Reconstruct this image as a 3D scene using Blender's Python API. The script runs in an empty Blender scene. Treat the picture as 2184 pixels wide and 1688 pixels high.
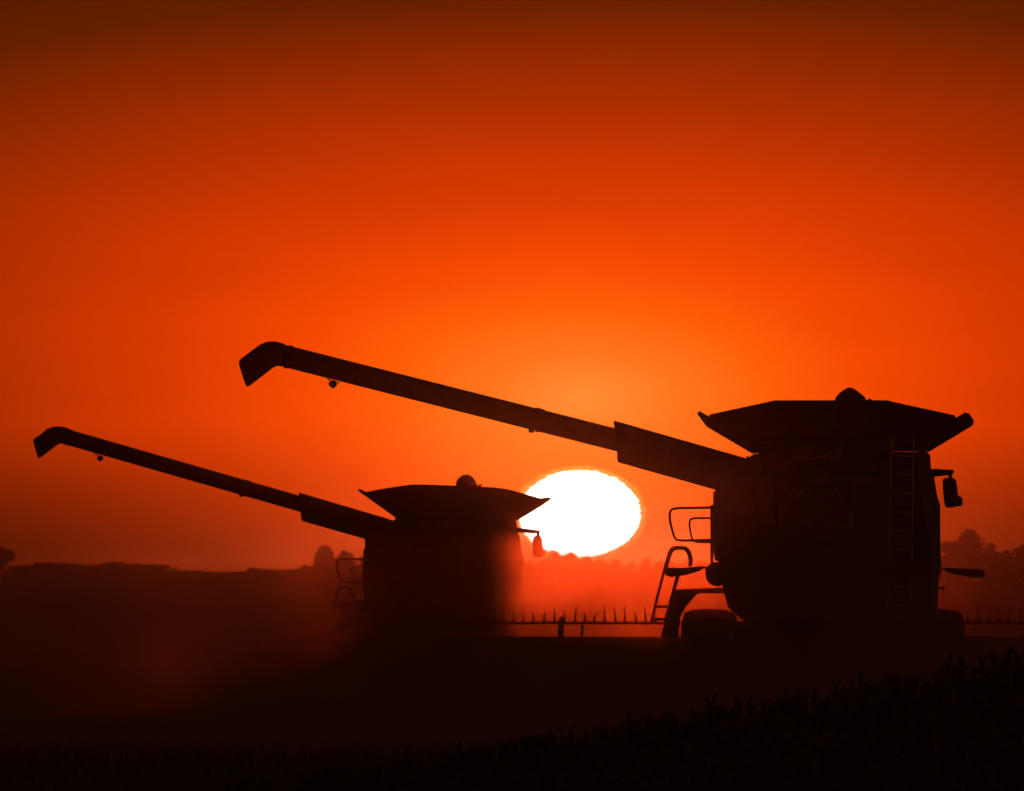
import bpy, bmesh, math, random
from mathutils import Vector, noise
random.seed(11)
sc = bpy.context.scene
col = sc.collection
R = math.radians
F = 26100.0            # focal length in photo units
HX, HY = 1092.0, 1235.0
EYE = 2.38

# ------------------------------------------------------------------ materials
def mat(name, c, rough=.55, metal=0., var=.25, scale=6., bump=.0):
    m = bpy.data.materials.new(name); m.use_nodes = True
    nt = m.node_tree; b = nt.nodes['Principled BSDF']
    tc = nt.nodes.new('ShaderNodeTexCoord'); n = nt.nodes.new('ShaderNodeTexNoise')
    n.inputs['Scale'].default_value = scale; n.inputs['Detail'].default_value = 6
    nt.links.new(tc.outputs['Object'], n.inputs['Vector'])
    r = nt.nodes.new('ShaderNodeValToRGB')
    r.color_ramp.elements[0].position = .3; r.color_ramp.elements[1].position = .72
    r.color_ramp.elements[0].color = tuple(x*(1-var) for x in c)+(1,)
    r.color_ramp.elements[1].color = tuple(min(1, x*(1+var)) for x in c)+(1,)
    nt.links.new(n.outputs['Fac'], r.inputs['Fac']); nt.links.new(r.outputs['Color'], b.inputs['Base Color'])
    b.inputs['Roughness'].default_value = rough; b.inputs['Metallic'].default_value = metal
    if bump:
        bp = nt.nodes.new('ShaderNodeBump'); bp.inputs['Strength'].default_value = bump
        nt.links.new(n.outputs['Fac'], bp.inputs['Height']); nt.links.new(bp.outputs['Normal'], b.inputs['Normal'])
    return m
M = dict(
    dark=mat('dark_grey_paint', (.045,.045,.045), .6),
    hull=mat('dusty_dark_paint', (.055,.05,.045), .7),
    green=mat('light_green_paint', (.2,.24,.05), .6),
    grey=mat('grey_steel', (.16,.15,.14), .6),
    light=mat('aluminium_steel', (.42,.4,.38), .5),
    letter=mat('lettering_paint', (.25,.21,.18), .6, var=.1),
    rubber=mat('tyre_rubber', (.025,.025,.024), .85),
    glass=mat('dark_glass', (.03,.03,.035), .15, var=.05),
    rim=mat('rim_paint', (.3,.3,.27), .6),
    lamp=mat('lamp_lens', (.10,.02,.015), .3),
    leaf=mat('foliage', (.06,.07,.025), .8, var=.5, scale=.8),
    bark=mat('bark', (.1,.08,.06), .9),
    crop=mat('dry_crop', (.10,.075,.04), .9, var=.4, scale=2.),
    stubble=mat('straw_stubble', (.13,.1,.055), .9, var=.4, scale=1.),
    soil=mat('field_soil', (.055,.042,.03), .95, var=.45, scale=.6, bump=.4),
)

# ------------------------------------------------------------------ mesh helpers
class MB:
    def __init__(s): s.v = []; s.f = []
    def prism(s, pts, y0, y1, lean=0., zb=0.):
        """outline in (x,z) given thickness y0..y1; lean moves y per metre above zb"""
        n = len(pts); b = len(s.v)
        for y in (y0, y1):
            for x, z in pts: s.v.append((x, y+lean*(z-zb), z))
        s.f.append(tuple(b+i for i in range(n))); s.f.append(tuple(b+n+i for i in reversed(range(n))))
        for i in range(n):
            j = (i+1) % n; s.f.append((b+i, b+n+i, b+n+j, b+j))
        return s
    def box(s, x0, x1, y0, y1, z0, z1):
        return s.prism([(x0,z0),(x1,z0),(x1,z1),(x0,z1)], y0, y1)
    def tube(s, pts, r, seg=10, r1=None):
        pts = [Vector(p) for p in pts]; n = len(pts); b = len(s.v)
        up = None
        for i, p in enumerate(pts):
            t = (pts[min(i+1,n-1)]-pts[max(i-1,0)]).normalized()
            if up is None:
                up = Vector((0,1,0)) if abs(t.y) < .9 else Vector((1,0,0))
            a = (up - t*up.dot(t)).normalized(); c = t.cross(a); up = a
            rr = r if r1 is None else r+(r1-r)*i/(n-1)
            for k in range(seg):
                an = 2*math.pi*k/seg
                s.v.append(tuple(p + a*math.cos(an)*rr + c*math.sin(an)*rr))
        for i in range(n-1):
            for k in range(seg):
                k2 = (k+1) % seg
                s.f.append((b+i*seg+k, b+i*seg+k2, b+(i+1)*seg+k2, b+(i+1)*seg+k))
        s.f.append(tuple(b+k for k in reversed(range(seg)))); s.f.append(tuple(b+(n-1)*seg+k for k in range(seg)))
        return s
    def lathe_x(s, prof, c, seg=40, lug=0.):
        """profile (x, radius) turned about the x axis through c"""
        b = len(s.v); n = len(prof)
        for i, (x, r) in enumerate(prof):
            for k in range(seg):
                an = 2*math.pi*k/seg
                rr = r+(lug if (k//2) % 2 and 1 < i < n-2 and r > .5*max(q[1] for q in prof) else 0)
                s.v.append((c[0]+x, c[1]+math.cos(an)*rr, c[2]+math.sin(an)*rr))
        for i in range(n-1):
            for k in range(seg):
                k2 = (k+1) % seg
                s.f.append((b+i*seg+k, b+i*seg+k2, b+(i+1)*seg+k2, b+(i+1)*seg+k))
        s.f.append(tuple(b+k for k in reversed(range(seg)))); s.f.append(tuple(b+(n-1)*seg+k for k in range(seg)))
        return s
    def build(s, name, m, parent=None, bevel=0., smooth=False):
        me = bpy.data.meshes.new(name); me.from_pydata(s.v, [], s.f); me.update()
        bm = bmesh.new(); bm.from_mesh(me); bmesh.ops.recalc_face_normals(bm, faces=bm.faces); bm.to_mesh(me); bm.free()
        o = bpy.data.objects.new(name, me); col.objects.link(o); me.materials.append(m)
        if parent: o.parent = parent
        if smooth:
            for p in me.polygons: p.use_smooth = len(p.vertices) == 4
        if bevel:
            mod = o.modifiers.new('bevel', 'BEVEL'); mod.width = bevel; mod.segments = 2; mod.limit_method = 'ANGLE'
        return o

def tag(o, label=None, cat=None, group=None, kind=None):
    for k, v in (('label', label), ('category', cat), ('group', group), ('kind', kind)):
        if v: o[k] = v
    return o

def smooth_path(pts, it=2):
    pts = [Vector(p) for p in pts]
    for _ in range(it):
        q = [pts[0]]
        for a, b in zip(pts[:-1], pts[1:]):
            q += [a*.75+b*.25, a*.25+b*.75]
        q.append(pts[-1]); pts = q
    return pts

def text_mesh(name, body, size, m, parent, loc, shear=.25, ext=.006, bold=.008, width=1.):
    cu = bpy.data.curves.new(name, 'FONT'); cu.body = body; cu.size = size; cu.shear = shear
    cu.extrude = ext; cu.offset = bold; cu.align_x = 'CENTER'; cu.space_character = 1.08
    t = bpy.data.objects.new(name+'_curve', cu); col.objects.link(t)
    dg = bpy.context.evaluated_depsgraph_get()
    me = bpy.data.meshes.new_from_object(t.evaluated_get(dg))
    bpy.data.objects.remove(t); me.name = name
    o = bpy.data.objects.new(name, me); col.objects.link(o)
    me.materials.clear(); me.materials.append(m)
    o.parent = parent; o.location = loc; o.rotation_euler = (R(90), 0, 0); o.scale = (width, 1, 1)
    return o

# ------------------------------------------------------------------ terrain
KEYS = [(-400,0),(0,0),(176,.02),(200,-.02),(250,-.66),(300,-.7),(520,-.45),(1000,.6),(1600,1.75),(1760,1.9),(1960,1.3),(3000,1.0),(9000,1.0)]
def zt(x, y):
    for (a, za), (b, zb) in zip(KEYS[:-1], KEYS[1:]):
        if a <= y <= b:
            t = (y-a)/(b-a); z = za+(zb-za)*(t*t*(3-2*t)); break
    else: z = 0
    if y > 400:
        z += (noise.noise(Vector((x/90., y/400., 3.)))*.35 - .25*max(-1, min(1, x/60.)))*min(1, (y-400)/900.)
    z += noise.noise(Vector((x/7., y/9., 1.)))*.035
    return z
def axis(lo, hi, fine, ratio=1.09, mx=300):
    out = [0.]; s = fine
    while out[-1] < hi: out.append(out[-1]+s); s = min(mx, s*ratio)
    neg = []; v = 0.; s = fine
    while v > lo: v -= s; neg.append(v); s = min(mx, s*ratio)
    return sorted(neg)+out
xs = axis(-4000, 4000, 1.0, 1.05)
ys = []; y = -300.
while y < 7000:
    ys.append(y); y += 60 if y < 60 else (1.5 if y < 300 else (12 if y < 700 else (30 if y < 2100 else 250)))
g = MB()
for yy in ys:
    for xx in xs: g.v.append((xx, yy, zt(xx, yy)))
nx = len(xs)
for j in range(len(ys)-1):
    for i in range(nx-1):
        a = j*nx+i; g.f.append((a, a+1, a+1+nx, a+nx))
me = bpy.data.meshes.new('ground'); me.from_pydata(g.v, [], g.f); me.materials.append(M['soil'])
for p in me.polygons: p.use_smooth = True
ground = bpy.data.objects.new('ground', me); col.objects.link(ground); tag(ground, kind='structure')

# ------------------------------------------------------------------ combine harvester
def C1(cx, cy): return (1310.4+.4*cx, 768.8+.4*cy)           # detail views of the photo -> photo units
def A1(cx, cy): return (480.5+.52*cx, 698.9+.52*cy)
def C2(cx, cy): return (611.5+.38*cx, 961+.38*cy)
def A2(cx, cy): return (43.7+.38*cx, 873.6+.38*cy)

SPEC = {
 'near': dict(px=1764., D=180., gz=0., hc=C1, ac=A1,
   flap=[(742,495),(488,345),(505,303),(508,290),(832,221),(850,215),(1455,215),(1478,222),(1815,295),(1820,312),(1825,400),(1675,485)],
   left=[(742,497),(486,347),(447,292),(458,277),(508,305),(745,450)],
   right=[(1675,487),(1670,430),(1820,310),(1868,284),(1876,292),(1885,289),(1898,312),(1913,330),(1904,335),(1909,346)],
   dome=[(1173,222),(1180,190),(1197,170),(1218,153),(1238,141),(1256,137),(1272,141),(1292,154),(1318,174),(1336,189),(1343,205),(1344,222)],
   bump=[(1345,216),(1352,208),(1360,204),(1374,212),(1374,220)],
   spout=[(51,137),(72,206),(85,247),(204,155),(245,158),(250,68),(235,64),(212,58),(190,56),(165,59),(140,70)],
   tube=((215,109),(1640,470)), tr=.166,
   lamp=(440,228), collars=((1282,332),(1255,428)),
   sleeve=[(1592,381),(2110,529),(2146,540),(2160,520),(2240,560),(2240,680),(2120,697),(2008,665),(1608,552),(1608,508),(1600,430)]),
 'far': dict(px=947., D=254., gz=-.66, hc=C2, ac=A2,
   flap=[(620,382),(432,242),(445,234),(560,212),(700,192),(800,193),(900,197),(1000,200),(1090,205),(1170,209),(1240,218),(1340,245),(1430,270),(1440,300),(1290,395)],
   left=[(620,384),(404,229),(407,219),(420,222),(446,236),(640,362)],
   right=[(1290,397),(1280,350),(1425,270),(1462,264),(1474,268),(1490,271),(1440,306)],
   dome=[(948,202),(950,175),(960,155),(978,138),(995,131),(1012,129),(1030,134),(1046,147),(1060,166),(1068,185),(1070,203)],
   bump=[(1066,204),(1076,190),(1085,192),(1096,186),(1092,206)],
   spout=[(70,168),(85,228),(101,279),(219,190),(262,200),(300,123),(260,103),(235,97),(190,96),(150,110),(112,142)],
   tube=((230,146),(1610,542)), tr=.165,
   lamp=(447,272), collars=((1262,398),(1237,489)),
   sleeve=[(1560,466),(2060,612),(2092,625),(2115,606),(2200,660),(2200,800),(2060,765),(1992,745),(1577,626),(1573,577),(1562,490)]),
}

def make_combine(key, label):
    S = SPEC[key]; D = S['D']
    ox = (S['px']-HX)*D/F; oz = S['gz']
    root = bpy.data.objects.new('combine_harvester', None); col.objects.link(root)
    root.location = (ox, D, oz); root.rotation_euler.z = -math.atan2(ox, D); root.empty_display_size = 2
    tag(root, label, 'combine harvester', 'combine harvesters working the field')
    def L(p, y=0.):                                  # own measurements -> metres on this machine
        return ((p[0]-S['px'])*(D+y)/F, EYE+(HY-p[1])*(D+y)/F-oz)
    def B(cx, cy, y=0.):                             # shared body measurements (taken off the near machine)
        p = C1(cx, cy); return ((p[0]-1764)*(180+y)/F+(.0175*y if key == 'far' else 0), EYE+(HY-p[1])*(180+y)/F)
    def P(pts, y=0.): return [B(a, b, y) for a, b in pts]
    def H(pts, y=0.): return [L(S['hc'](*p), y) for p in pts]
    def A(pts, y=0.): return [L(S['ac'](*p), y) for p in pts]

    # --- hull: rear hood and main body
    prof = P([(745,497),(1672,488),(1684,510),(1689,590),(1710,720),(1727,775),(1727,960),(1733,1110),(1722,1330),(1600,1395),
              (700,1395),(640,1350),(605,1320),(578,1215),(562,1080),(546,1070),(532,980),(524,900),(537,780),(539,600),(640,560),(718,530)])
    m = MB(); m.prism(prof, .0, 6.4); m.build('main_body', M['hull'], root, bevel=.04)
    # engine deck and grain tank between body and flaps
    tz = H([(742,495)])[0][1] if key == 'near' else H([(620,382)])[0][1]
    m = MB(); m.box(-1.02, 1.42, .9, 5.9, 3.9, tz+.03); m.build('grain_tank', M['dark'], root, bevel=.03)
    # --- tank extension: four flaps
    yr, yf = 1.6, 4.6
    zb = tz
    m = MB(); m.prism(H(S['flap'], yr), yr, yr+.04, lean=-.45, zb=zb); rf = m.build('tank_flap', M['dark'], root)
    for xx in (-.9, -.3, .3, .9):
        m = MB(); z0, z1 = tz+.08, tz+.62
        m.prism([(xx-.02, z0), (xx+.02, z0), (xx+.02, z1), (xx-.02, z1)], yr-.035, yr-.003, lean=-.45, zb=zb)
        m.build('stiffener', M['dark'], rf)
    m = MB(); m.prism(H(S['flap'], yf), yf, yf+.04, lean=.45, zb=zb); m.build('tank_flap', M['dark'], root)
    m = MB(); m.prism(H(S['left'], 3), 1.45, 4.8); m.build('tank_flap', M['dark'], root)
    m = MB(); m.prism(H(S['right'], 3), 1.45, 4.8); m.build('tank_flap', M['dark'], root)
    # --- bubble over the filling auger
    dome = H(S['dome'], 3.2)
    cxm = sum(p[0] for p in dome)/len(dome)
    m = MB(); b0 = len(m.v); seg = 9
    for k in range(seg):                              # sweep the profile narrower to front and back
        t = -1+2*k/(seg-1); w = math.sqrt(max(.03, 1-t*t)); zmin = dome[0][1]
        for x, z in dome: m.v.append((cxm+(x-cxm)*w, 3.2+t*.42, zmin-.02+(z-zmin)*w))
    n = len(dome)
    for k in range(seg-1):
        for i in range(n-1): m.f.append((k*n+i, k*n+i+1, (k+1)*n+i+1, (k+1)*n+i))
        m.f.append((k*n, (k+1)*n, (k+1)*n+n-1, k*n+n-1))
    m.f.append(tuple(range(n))); m.f.append(tuple((seg-1)*n+i for i in range(n)))
    cv = m.build('filling_auger_cover', M['dark'], root, smooth=True)
    z = dome[0][1]
    m = MB(); m.tube([(cxm, 3.2, tz-.5), (cxm, 3.2, z)], .22, 14); m.build('filling_auger_tube', M['grey'], root)
    bp = H(S['bump'], 3.2)
    m = MB(); m.prism(bp, 3.1, 3.3)
    m.box(bp[0][0], bp[-1][0]-.01, 3.1, 3.3, tz, bp[0][1]+.01); m.build('tank_sensor', M['grey'], root)

    # --- unloading auger, carried out to the left
    ya = 4.0
    a, b = A(S['tube'], ya)
    root_a = MB().tube([(a[0], ya, a[1]), (b[0]+.6, ya, b[1]-.6*(a[1]-b[1])/(b[0]-a[0]))], S['tr'], 28)
    au = root_a.build('unloading_auger', M['dark'], root, smooth=True)
    sp = A(S['spout'], ya)
    m = MB(); m.prism(sp, ya-.165, ya+.165); m.build('spout', M['dark'], au, bevel=.05)
    sl = A(S['sleeve'], ya)
    m = MB(); m.prism(sl, ya-.24, ya+.24); m.build('auger_housing', M['dark'], au, bevel=.03)
    dx, dz = b[0]-a[0], b[1]-a[1]; ln = math.hypot(dx, dz); ux, uz = dx/ln, dz/ln
    for t in (.03, .755):
        c = (a[0]+dx*t, a[1]+dz*t)
        m = MB(); m.tube([(c[0]-ux*.03, ya, c[1]-uz*.03), (c[0]+ux*.03, ya, c[1]+uz*.03)], S['tr']+.012, 28)
        if t > .5:
            for s in (1, -1):
                e = A([S['collars'][0 if s == 1 else 1]], ya)[0]
                m.box(e[0]-.04, e[0]+.04, ya-.05, ya+.05, min(e[1], e[1]-s*.06)-.01, max(e[1], e[1]-s*.06)+.01)
        m.build('collar', M['dark'], au)
    lx, lz = A([S['lamp']], ya)[0]
    m = MB()
    m.tube([(lx-.19, ya, lz+.16), (lx-.06, ya, lz+.06), (lx-.02, ya, lz+.01)], .012, 6)
    m.tube([(lx+.07, ya, lz+.1), (lx+.02, ya, lz+.07), (lx-.03, ya, lz+.03), (lx+.1, ya, lz+.005)], .01, 6)
    m.prism([(lx-.07,lz-.005),(lx-.01,lz+.05),(lx+.05,lz+.035),(lx+.06,lz-.035),(lx+.005,lz-.08),(lx-.05,lz-.045)], ya-.05, ya+.05)
    m.build('work_lamp', M['dark'], au)

    # --- rear face: panels, frame strips, lettering
    m = MB(); m.prism(P([(770,432),(1430,432),(1400,598),(790,598)]), -.05, .0); up = m.build('rear_panel', M['hull'], root, bevel=.02)
    m = MB(); m.prism(P([(748,608),(1412,608),(1408,960),(752,960)]), -.04, .0); lo = m.build('rear_panel', M['hull'], root, bevel=.02)
    for pts in ([(862,640),(874,640),(892,890),(880,890)], [(1278,640),(1290,640),(1266,890),(1250,890)], [(1110,884),(1240,884),(1240,894),(1110,894)]):
        m = MB(); m.prism(P(pts), -.06, -.04); m.build('panel_trim', M['grey'], lo)
    m = MB()
    for k in range(11):
        yy = 915-10*k*2.3
        m.prism(P([(905,yy),(1235,yy),(1235,yy-7),(905,yy-7)]), -.055, -.04)
    m.build('grille', M['dark'], lo)
    m = MB(); m.prism(P([(890,985),(1440,985),(1400,1385),(850,1385)]), -.03, .0); m.build('straw_hood_door', M['hull'], root, bevel=.02)
    x, z = B(1077, 525); text_mesh('lettering', 'CLAAS', .145, M['letter'] if key == 'near' else M['grey'], up, (x, -.055, z), width=1.54)
    x, z = B(1072, 732); text_mesh('lettering', 'LEXION', .165, M['letter'] if key == 'near' else M['grey'], lo, (x, -.045, z), width=1.32, bold=.003)
    m = MB(); m.prism(P([(1612,470),(1672,490),(1686,590),(1706,720),(1722,775),(1722,960),(1728,1110),(1718,1330),(1682,1330),(1692,1010),(1650,860),(1618,640)]), -.03, .0)
    m.build('corner_panel', M['green'], root, bevel=.01)
    for side in (0, 1):
        m = MB()
        pr = P([(1689,590),(1710,720),(1727,775),(1727,960),(1733,1110)]) if side else P([(537,700),(537,780),(524,900),(532,980),(546,1070)])
        s = 1 if side else -1
        m.prism([(p[0]+s*.004, p[1]) for p in pr]+[(p[0]+s*.03, p[1]) for p in reversed(pr)], .12, 6.2)
        m.build('side_panel', M['green'], root)
    for xa, c in ((880, 1345), (1330, 1345)):
        x, z = B(xa, c); m = MB(); m.box(x-.12, x+.12, -.07, -.031, z-.05, z+.05); m.build('tail_light', M['lamp'], root, bevel=.01)

    # --- rear ladder in two sections
    def ladder(y0, y1, rungs):
        m = MB()
        for xa, xb in ((1478,1455), (1597,1580)):
            f = lambda v: xa+(xb-xa)*(v-412)/898.
            p0 = B(f(y0), y0); p1 = B(f(y1), y1)
            m.tube([(p0[0], -.16, p0[1]), (p1[0], -.16, p1[1])], .017, 8)
        for v in rungs:
            p0 = B(1478-23*(v-412)/898., v); p1 = B(1597-17*(v-412)/898., v)
            m.tube([(p0[0], -.16, p0[1]), (p1[0], -.16, p1[1])], .013, 8)
        for v in (y0+25, y1-25):
            for xa in (1470, 1590):
                p0 = B(xa, v); m.tube([(p0[0], -.15, p0[1]), (p0[0], .02 if v > 500 else 1.2, p0[1])], .012, 6)
        m.build('rear_ladder', M['light'] if key == 'near' else M['grey'], root)
    ladder(412, 1082, (512,610,710,810,908,1010)); ladder(1180, 1312, (1205,1306))
    # hoses at the auger joint
    m = MB(); p = B(700, 540, .5)
    for k in range(3): m.tube([(p[0]+.06*k-.02, .5+.1*k, p[1]-.12), (p[0]-.03+.05*k, .5+.1*k, p[1]+.04+.03*(k%2)), (p[0]+.12+.05*k, .6+.1*k, p[1]+.02)], .018, 6)
    m.build('hose_bundle', M['rubber'], root)

    # --- lower rear: chopper, spreaders, chassis, axles
    m = MB(); m.prism([(-1.02,1.72),(1.02,1.72),(.95,1.0),(.8,.82),(-.8,.82),(-.95,1.0)], .2, 1.5); m.build('straw_chopper', M['dark'], root, bevel=.03)
    for s in (-1, 1):
        m = MB(); m.tube([(s*.5, .55, .62), (s*.5, .55, .84)], .42, 20, r1=.3); m.build('chaff_spreader', M['dark'], root)
    m = MB(); m.box(-.75, .75, 1.5, 8.3, .95, 1.72); m.box(-1.35, 1.35, 2.9, 4.9, .7, 1.74); m.box(-1.3, 1.3, 5.7, 6.2, .8, 1.12); m.build('chassis', M['dark'], root, bevel=.03)
    m = MB(); m.tube([(-1.3, 2.3, .72), (1.3, 2.3, .72)], .11, 12); m.build('rear_axle', M['dark'], root)
    def wheel(x, y, r, w, name):
        h = w/2
        m = MB(); m.lathe_x([(-h*.8, r*.55), (-h*.95, r*.62), (-h, r*.8), (-h*.9, r*.94), (-h*.6, r*.985), (0, r), (h*.6, r*.985), (h*.9, r*.94), (h, r*.8), (h*.95, r*.62), (h*.8, r*.55)], (x, y, r), 56, lug=-.035)
        t = m.build('wheel', M['rubber'], root, smooth=False)
        m = MB(); m.lathe_x([(-h*.78, r*.54), (-h*.3, r*.5), (-h*.25, r*.2), (h*.25, r*.2), (h*.3, r*.5), (h*.78, r*.54)], (x, y, r), 32); m.build('rim', M['rim'], t)
    xl = B(358, 1380, 5.9)[0]; xr = B(1865, 1380, 5.9)[0]
    wheel(xl+.42, 5.9, .965, .84, 'front'); wheel(xr-.42, 5.9, .965, .84, 'front')
    wheel(-1.2, 2.3, .7, .5, 'rear'); wheel(1.2, 2.3, .7, .5, 'rear')

    # --- cab with roof, glass, mirror
    m = MB(); m.prism([(-.95,1.75),(.95,1.75),(1.02,2.6),(.95,3.55),(-.95,3.55),(-1.02,2.6)], 6.7, 8.5); cab = m.build('cab', M['dark'], root, bevel=.05)
    m = MB(); m.box(-1.08, 1.08, 6.6, 8.75, 3.553, 3.78); m.build('cab_roof', M['light'], cab, bevel=.06)
    m = MB(); m.box(-.85, .85, 8.503, 8.53, 1.95, 3.45); m.build('windscreen', M['glass'], cab)
    for s in (-1, 1):
        m = MB(); m.prism([(s*1.03,2.6),(s*.965,3.45),(s*.985,3.45),(s*1.05,2.6)], 6.9, 8.3); m.build('side_window', M['glass'], cab)
    ym = 7.4
    if key == 'near':
        arm = P([(1500,575),(1690,578),(1697,584),(1703,578),(1790,584),(1800,581),(1810,590),(1808,600),(1800,612),(1790,605),(1780,613),(1700,622),(1500,622)], ym)
        link = P([(1775,608),(1800,606),(1804,634),(1785,632)], ym)
        mir = P([(1749,640),(1757,629),(1785,626),(1812,630),(1822,643),(1828,680),(1831,722),(1850,728),(1856,742),(1857,768),(1852,776),(1832,781),(1818,780),(1806,786),(1775,787),(1765,782),(1758,760),(1752,700)], ym)
    else:
        q = lambda pts: [L(C2(*p), ym) for p in pts]
        arm = q([(1200,425),(1300,432),(1420,450),(1425,460),(1405,464),(1385,468),(1340,463),(1200,463)])
        link = q([(1400,458),(1422,458),(1420,490),(1402,490)])
        mir = q([(1383,490),(1392,480),(1425,480),(1434,500),(1437,560),(1450,570),(1452,588),(1440,592),(1430,602),(1395,602),(1383,590),(1380,540)])
    m = MB(); m.prism(arm, ym-.06, ym+.06); m.prism(link, ym-.04, ym+.04); ma = m.build('mirror_arm', M['dark'], root, bevel=.012)
    m = MB(); m.prism(mir, ym-.07, ym+.07); m.build('mirror', M['dark'], ma, bevel=.02)

    # --- left side: handrails, platform, access ladder, fender
    def loop(pts, y, r, name, parent=root, it=2):
        q = [(*B(a, b, y)[:1], y, B(a, b, y)[1]) for a, b in pts]
        return MB().tube(smooth_path(q, it), r, 8).build(name, M['grey'], parent, smooth=True)
    loop([(600,783),(450,787),(325,788),(296,800),(294,850),(308,905),(322,955),(352,962),(440,960),(560,957)], 6.5, .019, 'handrail')
    loop([(600,843),(500,842),(425,841),(402,850),(400,885),(408,925),(414,958),(432,968),(480,971),(600,972)], 7.9, .016, 'handrail')
    m = MB(); p0 = B(520,771,6.6); p1 = B(520,1180,6.6); m.tube([(p0[0],6.6,p0[1]),(p1[0],6.6,p1[1])], .026, 8)
    m.build('rail_post', M['grey'], root)
    lad = loop([(405,1098),(414,1070),(404,1025),(385,1000),(360,996),(320,997),(300,1005),(285,1045),(268,1110),(240,1220),(212,1330),(196,1395)], 7.6, .021, 'access_ladder', it=2)
    m = MB()
    q = smooth_path([(B(a,b,7.9)[0],7.9,B(a,b,7.9)[1]) for a, b in [(400,1100),(402,1060),(388,1018),(365,1004),(325,1006),(306,1020),(292,1060),(280,1110)]], 2)
    m.tube(q, .017, 8)
    q = [(B(a,b,7.7)[0],7.7,B(a,b,7.7)[1]) for a, b in [(338,1150),(316,1230),(292,1320),(268,1410)]]; m.tube(q, .03, 8)
    for (xa, xb, v) in ((220,298,1320),(204,280,1390)):
        m.box(B(xa,v,7.6)[0], B(xb,v,7.6)[0], 7.45, 7.85, B(xa,v)[1]-.02, B(xa,v)[1]+.02)
    m.build('ladder_step', M['grey'], lad)
    m = MB(); m.prism(P([(268,1118),(282,1106),(380,1106),(462,1098),(470,1108),(462,1120),(420,1135),(370,1147),(300,1156),(272,1146)], 6.9), 6.5, 7.5); m.build('boarding_platform', M['grey'], root, bevel=.02)
    m = MB(); q = smooth_path([(B(a,b,6.9)[0],6.9,B(a,b,6.9)[1]) for a, b in [(455,1105),(480,1103),(500,1118),(540,1140)]]); m.tube(q, .02, 8); m.build('platform_bracket', M['grey'], root)
    m = MB(); m.prism(P([(318,1222),(560,1213),(640,1216),(640,1245),(470,1243),(442,1245),(405,1285),(372,1325),(350,1370),(338,1480),(248,1480),(262,1420),(285,1360),(300,1290)], 6.9), 6.4, 7.3)
    m.build('fender', M['dark'], root, bevel=.03)
    m = MB(); cx, cz = B(530,1140,2.2)
    pts = P([(486,1120),(498,1095),(520,1077),(555,1075),(585,1090),(585,1195),(560,1206),(525,1203),(500,1185),(487,1165)], 2.2)
    m.prism(pts, 2.0, 2.45); m.build('exhaust_housing', M['dark'], root, bevel=.03)
    # marker arm to the right
    m = MB(); m.prism(P([(1755,1110),(1770,1106),(1870,1111),(1930,1112),(1962,1118),(1974,1132),(1972,1148),(1955,1159),(1900,1157),(1840,1146),(1790,1138),(1765,1125)], 6.6), 6.4, 6.8)
    q = smooth_path([(B(a,b,6.6)[0],6.6,B(a,b,6.6)[1]) for a, b in [(1765,1112),(1748,1108),(1738,1125),(1730,1160),(1700,1180)]]); m.tube(q, .018, 8)
    m.build('marker_arm', M['dark'], root, bevel=.01)
    m = MB(); p = B(1740,1217,1.); m.box(p[0]-.1, p[0]+.05, .9, 1.05, p[1]-.02, p[1]+.02); m.tube([(p[0]+.04,.97,p[1]+.03),(p[0]+.04,.97,p[1]-.07)], .012, 6); m.build('door_latch', M['grey'], root)

    # --- feeder house and cutting header
    m = MB(); m.box(-.7, .7, 8.3, 10.4, .55, 1.25); m.build('feeder_house', M['dark'], root, bevel=.03)
    hz = 1.48 if key == 'near' else 1.42
    W = 6.0 if key == 'near' else 4.3
    hd = MB().box(-W, W, 10.4, 10.5, .18, hz)
    hd.box(-W, W, 10.35, 10.55, hz-.08, hz+.003); hd.box(-W, W, 10.5, 11.9, .14, .2)
    hdo = hd.build('header', M['dark'], root, bevel=.01)
    for s in (-1, 1):
        m = MB(); m.prism([(s*W, .12), (s*(W+.05), .12), (s*(W+.05), 1.35), (s*W, 1.35)], 10.4, 12.6)
        m.build('end_divider', M['green'], hdo)
    m = MB(); zr = 1.69
    yb = 11.0
    m.tube([(-W+.1, yb+.35, 1.2), (W-.1, yb+.35, 1.2)], .09, 12)
    for k in range(6):
        an = 2*math.pi*k/6+math.pi/2
        by, bz = yb+.35+math.cos(an)*.48, 1.2+math.sin(an)*.49
        m.tube([(-W+.1, by, bz), (W-.1, by, bz)], .028, 6)
        nt_ = int(2*(W-.1)/.158)
        for i in range(nt_):
            if k and i % 2: continue
            xx = -W+.15+i*.158+random.uniform(-.012,.012)
            up_ = 1 if k == 0 else -1
            hh = random.uniform(.14,.27)
            m.tube([(xx, by, bz), (xx+.005, by+.01, bz+up_*.08), (xx+random.uniform(-.03,.03), by+.04, bz+up_*hh)], .026 if k == 0 else .014, 5, r1=.006)
    for i in range(7):
        xx = -W+.25+i*(2*W-.5)/6
        for k in range(6):
            an = 2*math.pi*k/6+math.pi/2
            m.tube([(xx, yb+.35, 1.2), (xx, yb+.35+math.cos(an)*.48, 1.2+math.sin(an)*.49)], .022, 6)
    m.build('reel', M['dark'], hdo)
    for xx in (-4.15, -1.2, 1.2, 4.15):
        m = MB(); m.tube([(xx, 10.45, hz-.1), (xx, 10.7, 1.62), (xx, yb+.35, 1.75)], .045, 8)
        m.build('reel_arm', M['dark'], hdo)
    return root

make_combine('near', 'large dark combine harvester with long unloading spout raised, right, rear ladder and lettering')
make_combine('far', 'smaller more distant combine harvester, half hidden in dust, overlapping the setting sun')

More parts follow.
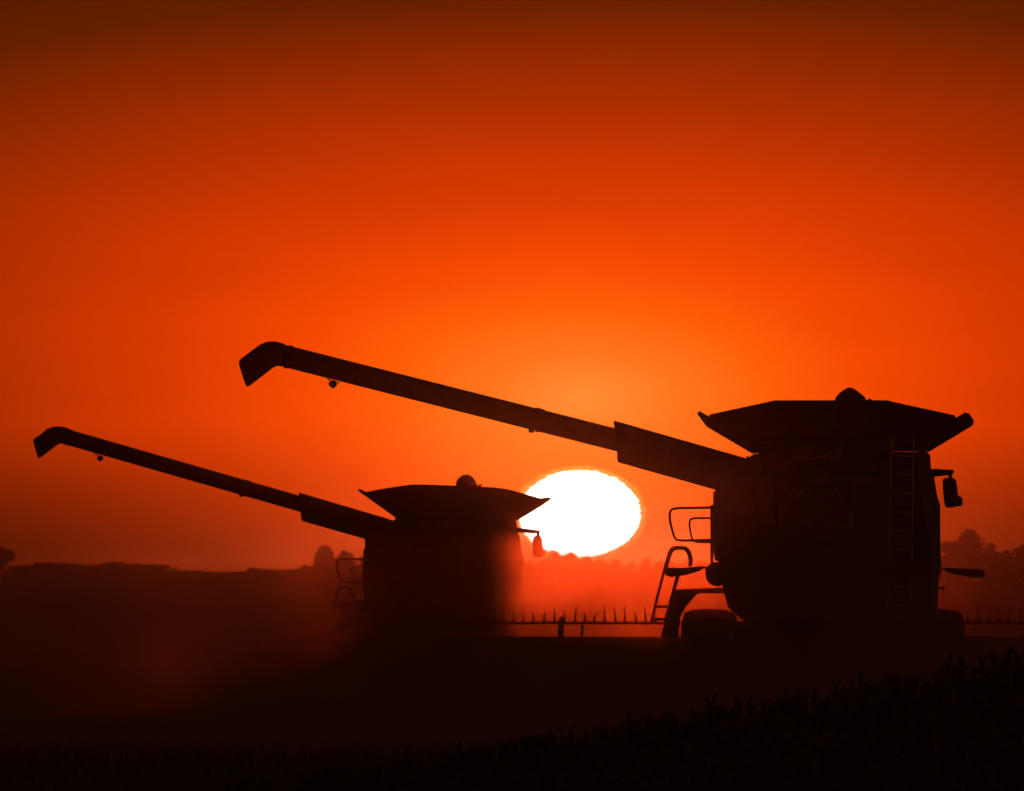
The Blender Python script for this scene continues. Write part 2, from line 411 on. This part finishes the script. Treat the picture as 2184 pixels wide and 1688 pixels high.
# ------------------------------------------------------------------ trees along the horizon
def crown_mesh(seed, w, h, n=2600, round_=1.):
    rnd = random.Random(seed); me = bpy.data.meshes.new('crown'); v = []; f = []
    lobes = []
    for k in range(11):
        a = rnd.uniform(0, 6.283); rr = rnd.uniform(.0, .34)*w; z = h*(.34+.5*rnd.random()*(1-rr/w*.9))
        lobes.append((math.cos(a)*rr, math.sin(a)*rr, z, rnd.uniform(.14,.27)*w))
    lobes.append((0,0,h*.8,.2*w))
    for i in range(n):
        lx, ly, lz, lr = rnd.choice(lobes)
        d = Vector((rnd.gauss(0,1), rnd.gauss(0,1), rnd.gauss(0,1))).normalized()*lr*(rnd.random()**.4)
        p = Vector((lx, ly, lz))+Vector((d.x, d.y, d.z*.85))
        p.z = max(p.z, h*.12); p.z = min(p.z, h)
        s = rnd.uniform(.16,.36)
        a = Vector((rnd.gauss(0,1),rnd.gauss(0,1),rnd.gauss(0,1))).normalized(); b = a.orthogonal().normalized(); c = a.cross(b)
        k = len(v)
        v += [tuple(p+b*s), tuple(p+c*s*.6), tuple(p-b*s), tuple(p-c*s*.6)]; f.append((k,k+1,k+2,k+3))
    me.from_pydata(v, [], f); me.materials.append(M['leaf']); return me
def tree(px, top, wpx, Y, label, group, name='tree', seed=0):
    x = (px-HX)*Y/F; z0 = zt(x, Y)-.05
    h = EYE+(HY-top)*Y/F-z0; w = wpx*Y/F
    root = bpy.data.objects.new(name, None); col.objects.link(root); root.location = (x, Y, z0)
    tag(root, label, 'bush' if name == 'bush' else 'tree', group)
    c = bpy.data.objects.new('crown', crown_mesh(seed, w, h, int(700+w*h*30))); col.objects.link(c); c.parent = root
    m = MB(); rnd = random.Random(seed)
    m.tube([(0,0,0),(rnd.uniform(-.1,.1),0,h*.3),(rnd.uniform(-.2,.2),0,h*.65)], .22 if h > 4 else .08, 8, r1=.06)
    for k in range(5):
        a = rnd.uniform(0,6.28); m.tube([(0,0,h*(.2+.06*k)), (math.cos(a)*w*.18, math.sin(a)*w*.18, h*(.42+.07*k))], .09 if h > 4 else .04, 6, r1=.03)
    m.build('trunk', M['bark'], root)
T = [
 (2066,1124,120,1800,'tallest round tree right of the near combine, above its marker arm'),
 (2018,1148,62,1820,'small tree tucked between the near combine and the tallest round tree'),
 (2112,1152,64,1790,'mid-height tree just right of the tallest round tree'),
 (2146,1168,60,1830,'low tree in the dip near the right edge of the picture'),
 (2186,1150,60,1800,'tree cut off by the right edge of the picture'),
 (6,1162,60,1790,'taller tree at the far left edge of the horizon'),
 (692,1158,78,1810,'tall hazy tree left of the far combine handrails'),
 (738,1172,76,1800,'hazy tree directly behind the far combine handrails'),
 (783,1178,70,1830,'hazy tree partly behind the far combine body, beside the rails'),
 (1180,1166,56,1850,'tree biting into the lower left of the sun, beside the mirror'),
 (1216,1173,60,1840,'tree in front of the bottom of the sun, left of its middle'),
 (1250,1184,56,1860,'low tree under the middle of the sun'),
]
for i, (a, b, c, d, l) in enumerate(T): tree(a, b, c, d, l, 'trees along the horizon', seed=100+i)
BU = []
rnd = random.Random(5)
px = 40
while px < 1100:
    top = 1204 if px < 345 else (1222 if px < 520 else (1216 if px < 640 else 1210))
    BU.append((px, top+2+3*math.sin(px/23.)+rnd.uniform(-1.5,1.5), rnd.uniform(60,90))); px += rnd.uniform(14,22)
px = 1130
while px < 1500:
    BU.append((px, rnd.uniform(1188,1202), rnd.uniform(50,70))); px += rnd.uniform(28,40)
px = 1990
while px < 2220:
    BU.append((px, rnd.uniform(1172,1190), rnd.uniform(50,70))); px += rnd.uniform(26,36)
hedge_v = []; hedge_f = []
for i, (a, b, c) in enumerate(BU):
    Y = 1770+rnd.uniform(0,60); x = (a-HX)*Y/F; z0 = zt(x, Y)-.05
    h = max(1.2, EYE+(HY-b)*Y/F-z0); w = c*Y/F
    me = crown_mesh(300+i, w, h, int(500+w*h*30))
    k = len(hedge_v)
    hedge_v += [(p.co.x+x, p.co.y+Y, (p.co.z-h)*1.5+h+z0) for p in me.vertices]
    hedge_f += [tuple(k+j for j in p.vertices) for p in me.polygons]
    bpy.data.meshes.remove(me)
me = bpy.data.meshes.new('hedgerow'); me.from_pydata(hedge_v, [], hedge_f); me.materials.append(M['leaf'])
o = bpy.data.objects.new('hedgerow', me); col.objects.link(o)
tag(o, 'long low hazy hedgerow running along the horizon behind the field', 'hedge', kind='stuff')

# ------------------------------------------------------------------ stubble and standing crop
v = []; f = []
rnd = random.Random(9)
for i in range(60000):
    y = 118+(rnd.random()**.8)*150; x = rnd.uniform(-.052, .052)*y
    x = round(x/.17)*.17+rnd.gauss(0,.025)
    z = zt(x, y); h = rnd.uniform(.08,.2); a = rnd.uniform(0,3.14); w = .006
    k = len(v); dx, dy = math.cos(a)*w, math.sin(a)*w; lx, ly = rnd.gauss(0,.03), rnd.gauss(0,.03)
    v += [(x-dx,y-dy,z-.01),(x+dx,y+dy,z-.01),(x+lx+dx*.7,y+ly+dy*.7,z+h),(x+lx-dx*.7,y+ly-dy*.7,z+h)]; f.append((k,k+1,k+2,k+3))
me = bpy.data.meshes.new('stubble'); me.from_pydata(v, [], f); me.materials.append(M['stubble'])
o = bpy.data.objects.new('stubble', me); col.objects.link(o)
tag(o, 'short cut straw stubble covering the dark field', 'stubble', kind='stuff')

v = []; f = []
TOPS = [(-200,1730),(600,1690),(800,1655),(1000,1610),(1300,1565),(1700,1500),(2000,1450),(2184,1405),(2500,1350)]
def top_at(px):
    for (a, b), (c, d) in zip(TOPS[:-1], TOPS[1:]):
        if a <= px <= c: return b+(d-b)*(px-a)/(c-a)
    return 1700
def blade(p, q, w, bend):
    p, q = Vector(p), Vector(q); s = Vector((rnd.gauss(0,1), rnd.gauss(0,1), 0)).normalized()*w
    m_ = (p+q)*.5+Vector((0,0,bend)); k = len(v)
    v.extend([tuple(p-s*.5), tuple(p+s*.5), tuple(m_+s), tuple(m_-s), tuple(q)])
    f.append((k,k+1,k+2,k+3)); f.append((k+3,k+2,k+4))
for i in range(1900):
    Y = rnd.uniform(92,128); px = rnd.uniform(500,2350); x = (px-HX)*Y/F
    z0 = zt(x, Y); zt_ = EYE+(HY-top_at(px)-rnd.uniform(-14,60))*Y/F
    zt_ += Y/F*(22*noise.noise(Vector((px/70., Y/9., 0)))+(rnd.uniform(10,34) if rnd.random() < .06 else 0))
    if noise.noise(Vector((px/45., Y/6., 7.))) < -.28: continue
    h = zt_-z0
    if h < .25: continue
    lean = rnd.gauss(0,.05)*h
    k = len(v); r = .011
    v.extend([(x-r,Y,z0),(x+r,Y,z0),(x,Y+r,z0),(x+lean-r*.5,Y,z0+h),(x+lean+r*.5,Y,z0+h),(x+lean,Y+r*.5,z0+h)])
    f.extend([(k,k+1,k+4,k+3),(k+1,k+2,k+5,k+4),(k+2,k,k+3,k+5)])
    for j in range(7):
        t = .2+.75*rnd.random(); a = rnd.uniform(0,6.28); ll = rnd.uniform(.1,.28)
        p = (x+lean*t, Y, z0+h*t)
        blade(p, (p[0]+math.cos(a)*ll, p[1]+math.sin(a)*ll, p[2]+rnd.uniform(-.1,.14)), rnd.uniform(.012,.026), .05)
    for j in range(5):
        p = (x+lean, Y, z0+h-rnd.uniform(0,.12)); a = rnd.uniform(0,6.28)
        blade(p, (p[0]+math.cos(a)*.04, p[1]+math.sin(a)*.04, p[2]+rnd.uniform(.02,.1)), .02, .01)
me = bpy.data.meshes.new('standing_crop'); me.from_pydata(v, [], f); me.materials.append(M['crop'])
o = bpy.data.objects.new('standing_crop', me); col.objects.link(o)
tag(o, 'dark standing crop stalks rising in the right foreground', 'crop', kind='stuff')

# ------------------------------------------------------------------ the sun itself, flattened and shimmering in the low air
SD = 12000.
SX, SZ = (1236-HX)*SD/F, EYE+(HY-1097)*SD/F
bm = bmesh.new(); bmesh.ops.create_uvsphere(bm, u_segments=720, v_segments=24, radius=1.)
for q in bm.verts:
    a = math.atan2(q.co.y, q.co.x)
    d = Vector((math.cos(a), math.sin(a), 0))
    s = 1+.014*noise.noise(d*5)+.022*noise.noise(d*20)+.03*noise.noise(d*90)+(.035+.05*max(0, noise.noise(d*2+Vector((3,1,0)))+.3))*noise.noise(d*48)
    if math.hypot(q.co.x, q.co.y) < .05: s = 1
    q.co = Vector((q.co.x*s*142*SD/F, q.co.y*s*102*SD/F, q.co.z*95*SD/F))
for q in bm.verts: q.co = Vector((q.co.x, q.co.z, q.co.y))
me = bpy.data.meshes.new('sun'); bm.to_mesh(me); bm.free()
sm = bpy.data.materials.new('sun_glow'); sm.use_nodes = True
nt = sm.node_tree; nt.nodes.clear(); e = nt.nodes.new('ShaderNodeEmission'); ou = nt.nodes.new('ShaderNodeOutputMaterial')
e.inputs['Strength'].default_value = 3.5
tcs = nt.nodes.new('ShaderNodeTexCoord'); mps = nt.nodes.new('ShaderNodeMapping'); mps.inputs['Scale'].default_value = (F/SD/142, 0, F/SD/102)
vl = nt.nodes.new('ShaderNodeVectorMath'); vl.operation = 'LENGTH'; rs = nt.nodes.new('ShaderNodeValToRGB')
nt.links.new(tcs.outputs['Object'], mps.inputs[0]); nt.links.new(mps.outputs[0], vl.inputs[0]); sn = nt.nodes.new('ShaderNodeTexNoise'); sn.inputs['Scale'].default_value = 1.; sn.inputs['Detail'].default_value = 3
m2 = nt.nodes.new('ShaderNodeMapping'); m2.inputs['Scale'].default_value = (.22, .0, .5)
nt.links.new(tcs.outputs['Object'], m2.inputs[0]); nt.links.new(m2.outputs[0], sn.inputs['Vector'])
ma_ = nt.nodes.new('ShaderNodeMath'); ma_.operation = 'MULTIPLY_ADD'; ma_.inputs[1].default_value = .17
nt.links.new(sn.outputs['Fac'], ma_.inputs[0]); nt.links.new(vl.outputs['Value'], ma_.inputs[2]); nt.links.new(ma_.outputs[0], rs.inputs['Fac'])
rs.color_ramp.elements[1].position = 1.0
rs.color_ramp.elements[0].position = .955; rs.color_ramp.elements[0].color = (1,.85,.72,1)
rs.color_ramp.elements[1].position = 1.0; rs.color_ramp.elements[1].color = (.1,.025,.004,1)
nt.links.new(rs.outputs['Color'], e.inputs['Color'])
tr = nt.nodes.new('ShaderNodeBsdfTransparent'); ad = nt.nodes.new('ShaderNodeAddShader')
nt.links.new(e.outputs[0], ad.inputs[0]); nt.links.new(tr.outputs[0], ad.inputs[1]); nt.links.new(ad.outputs[0], ou.inputs[0]); me.materials.append(sm)
o = bpy.data.objects.new('sun', me); col.objects.link(o); o.location = (SX, SD, SZ)
tag(o, 'white-hot flattened setting sun low between the two combines', 'sun')

AZ = math.atan2(SX, SD); EL = math.atan2(SZ-EYE, SD)
sl = bpy.data.lights.new('sunlight', 'SUN'); so = bpy.data.objects.new('sunlight', sl); col.objects.link(so)
sl.energy = .0125; sl.color = (1,.085,.008); sl.angle = R(.5)
dirv = Vector((math.sin(AZ)*math.cos(EL), math.cos(AZ)*math.cos(EL), math.sin(EL)))
so.rotation_euler = dirv.to_track_quat('Z', 'Y').to_euler(); so.location = (60, 300, 60)

# ------------------------------------------------------------------ air: even haze and harvest dust
def volume_mat(name, color, dens, aniso, absorb=None, noisy=None):
    m = bpy.data.materials.new(name); m.use_nodes = True; nt = m.node_tree; nt.nodes.clear()
    ou = nt.nodes.new('ShaderNodeOutputMaterial'); pv = nt.nodes.new('ShaderNodeVolumePrincipled')
    pv.inputs['Color'].default_value = (*color, 1); pv.inputs['Density'].default_value = dens
    pv.inputs['Anisotropy'].default_value = aniso
    nt.links.new(pv.outputs[0], ou.inputs['Volume'])
    return m, nt, pv
hm, _, _ = volume_mat('haze_air', (.9,.82,.75), .00009, .985)
h = MB().box(-4200, 4200, -320, 7200, -3.5, 13.).build('haze', hm); tag(h, kind='stuff')

def dust(name, label, loc, size, dens, seed, scale=.35, fall=1.4, thr=.41, color=(.92,.42,.15), g=.988):
    m, nt, pv = volume_mat(name, color, dens, g)
    N = nt.nodes.new; K = nt.links.new
    tc = N('ShaderNodeTexCoord'); sep = N('ShaderNodeSeparateXYZ'); K(tc.outputs['Object'], sep.inputs[0])
    mp = N('ShaderNodeMapping'); mp.inputs['Location'].default_value = (seed*7.3, seed*3.1, 0)
    mp.inputs['Scale'].default_value = (scale, scale*.35, scale*1.5); K(tc.outputs['Object'], mp.inputs[0])
    n = N('ShaderNodeTexNoise'); n.inputs['Detail'].default_value = 1; n.inputs['Scale'].default_value = 1; K(mp.outputs[0], n.inputs['Vector'])
    def mth(op, a, b=None, c=None):
        q = N('ShaderNodeMath'); q.operation = op
        for i, z in enumerate((a, b, c)):
            if z is None: continue
            if isinstance(z, (int, float)): q.inputs[i].default_value = z
            else: K(z, q.inputs[i])
        return q.outputs[0]
    nz = mth('MAXIMUM', mth('MULTIPLY', mth('SUBTRACT', n.outputs['Fac'], thr), 5.), 0.)
    # height falloff, soft ends
    zz = mth('DIVIDE', mth('ADD', sep.outputs['Z'], size[2]/2), fall)
    ez = mth('POWER', 2.718, mth('MULTIPLY', zz, -1.))
    def edge(s, half):
        t = mth('SUBTRACT', 1., mth('POWER', mth('ABSOLUTE', mth('DIVIDE', s, half)), 2.)); return mth('MAXIMUM', t, 0.)
    top = mth('MINIMUM', mth('MULTIPLY', mth('SUBTRACT', .5, mth('DIVIDE', sep.outputs['Z'], size[2])), 3.), 1.)
    d = mth('MULTIPLY', mth('MULTIPLY', nz, ez), mth('MULTIPLY', mth('MULTIPLY', edge(sep.outputs['X'], size[0]/2), edge(sep.outputs['Y'], size[1]/2)), top))
    K(mth('MULTIPLY', d, dens), pv.inputs['Density'])
    hx, hy, hz = (s/2 for s in size)
    o = MB().box(-hx, hx, -hy, hy, -hz, hz).build(name, m); o.location = loc
    tag(o, label, 'dust', kind='stuff'); return o
dust('dust_cloud', 'brown dust hanging over the field around the far combine', (1, 236, 1.7), (36, 86, 6.2), .02, 1, fall=1.8)
dust('dust_cloud', 'glowing orange dust below the sun, between the two combines', (1.9, 208, .85), (12., 76, 4.6), .42, 5, scale=.5, fall=2.4)
dust('dust_cloud', 'murky brown dust drifting over the stubble left of the far combine', (-12, 222, .9), (27, 86, 5.0), .11, 8, scale=.3, fall=1.5, color=(.66,.46,.33), g=.7)
dust('dust_cloud', 'dull low dust veiling the wheels and header of the near combine', (1.5, 172, 1.6), (46, 34, 4.8), .5, 2, fall=1.2, thr=.34, color=(.82,.58,.42), g=.65)

# ------------------------------------------------------------------ sky
w = bpy.data.worlds.new('World'); sc.world = w; w.use_nodes = True
nt = w.node_tree; nt.nodes.clear(); N = nt.nodes.new; K = nt.links.new
def mth(op, a, b=None, c=None, clamp=False):
    q = N('ShaderNodeMath'); q.operation = op; q.use_clamp = clamp
    for i, z in enumerate((a, b, c)):
        if z is None: continue
        if isinstance(z, (int, float)): q.inputs[i].default_value = z
        else: K(z, q.inputs[i])
    return q.outputs[0]
tc = N('ShaderNodeTexCoord'); sep = N('ShaderNodeSeparateXYZ'); K(tc.outputs['Generated'], sep.inputs[0])
az = mth('DIVIDE', mth('ARCTAN2', sep.outputs['X'], sep.outputs['Y']), R(1))
el = mth('DIVIDE', mth('ARCSINE', sep.outputs['Z']), R(1))
vv = mth('SUBTRACT', el, .846)
u = mth('DIVIDE', mth('SUBTRACT', az, .33), mth('ADD', 2.05, mth('MULTIPLY', mth('MINIMUM', mth('MAXIMUM', vv, 0.), 2.5), .55)))
d = mth('SQRT', mth('ADD', mth('MULTIPLY', u, u), mth('MULTIPLY', vv, vv)))
cr = N('ShaderNodeValToRGB'); K(mth('DIVIDE', d, 4., clamp=True), cr.inputs['Fac'])
def lin(c): return tuple(((x/255+.055)/1.055)**2.4 if x > 10 else x/255/12.92 for x in c)
ST = [(0,(255,138,50)),(.2,(255,116,24)),(.42,(253,93,2)),(.62,(244,73,0)),(.88,(222,60,0)),(1.1,(201,53,0)),(1.43,(163,44,0)),(1.87,(98,31,0)),(2.29,(60,22,0)),(3.0,(46,18,3)),(4.,(47,20,9))]
els = cr.color_ramp.elements
for i, (p, c) in enumerate(ST):
    e = els[i] if i < 2 else els.new(p/4)
    e.position = p/4; e.color = (*lin(c), 1)
cr.color_ramp.interpolation = 'B_SPLINE' if False else 'LINEAR'
sky = N('ShaderNodeTexSky'); sky.sky_type = 'NISHITA'; sky.sun_disc = False; sky.sun_elevation = EL; sky.sun_rotation = AZ
sky.dust_density = 6
tint = N('ShaderNodeMix'); tint.data_type = 'RGBA'; tint.blend_type = 'MULTIPLY'; tint.inputs['Factor'].default_value = 1
K(sky.outputs['Color'], tint.inputs['A']); tint.inputs['B'].default_value = (.0065,.0014,.0008,1)
add = N('ShaderNodeMix'); add.data_type = 'RGBA'; add.blend_type = 'ADD'; add.inputs['Factor'].default_value = 1
K(cr.outputs['Color'], add.inputs['A']); K(tint.outputs['Result'], add.inputs['B'])
low = mth('POWER', mth('MULTIPLY', mth('SUBTRACT', .72, el), 1.4, clamp=True), 1.0)        # thick air low on the horizon,
far = mth('SUBTRACT', 1., mth('POWER', 2.718, mth('MULTIPLY', mth('MULTIPLY', u, u), -2.4)))      # away from the sun
ns = N('ShaderNodeTexNoise'); ns.inputs['Scale'].default_value = 1.; ns.inputs['Detail'].default_value = 4
cmb = N('ShaderNodeCombineXYZ'); K(mth('MULTIPLY', az, .55), cmb.inputs[0]); K(mth('MULTIPLY', el, 3.2), cmb.inputs[1]); K(cmb.outputs[0], ns.inputs['Vector'])
streak = mth('ADD', .90, mth('MULTIPLY', ns.outputs['Fac'], .20))                                # thin uneven haze layers
ext = mth('MULTIPLY', mth('SUBTRACT', 1., mth('MULTIPLY', mth('MULTIPLY', low, far), .97)), streak)
xm = N('ShaderNodeMix'); xm.data_type = 'RGBA'; xm.blend_type = 'MULTIPLY'; xm.inputs['Factor'].default_value = 1
K(add.outputs['Result'], xm.inputs['A']); K(ext, xm.inputs['B'])
bg = N('ShaderNodeBackground'); K(xm.outputs['Result'], bg.inputs['Color']); bg.inputs['Strength'].default_value = 1.
ou = N('ShaderNodeOutputWorld'); K(bg.outputs[0], ou.inputs['Surface'])
w.cycles.sampling_method = 'MANUAL'; w.cycles.sample_map_resolution = 4096

# ------------------------------------------------------------------ camera, render
cam = bpy.data.cameras.new('camera'); co = bpy.data.objects.new('camera', cam); col.objects.link(co)
co.location = (0, 0, EYE); co.rotation_euler = (R(90), 0, 0)
cam.sensor_width = 36; cam.lens = 36*F/2184; cam.shift_y = (HY-844)/2184; cam.clip_end = 60000; cam.clip_start = 1
cam.dof.use_dof = True; cam.dof.focus_distance = 182; cam.dof.aperture_fstop = 9
sc.camera = co
sc.view_settings.view_transform = 'Standard'; sc.view_settings.look = 'None'; sc.view_settings.exposure = 0; sc.view_settings.gamma = 1
sc.cycles.use_denoising = True; sc.cycles.volume_bounces = 0; sc.cycles.max_bounces = 3; sc.cycles.diffuse_bounces = 1
sc.cycles.volume_step_rate = 4.0; sc.cycles.volume_max_steps = 256
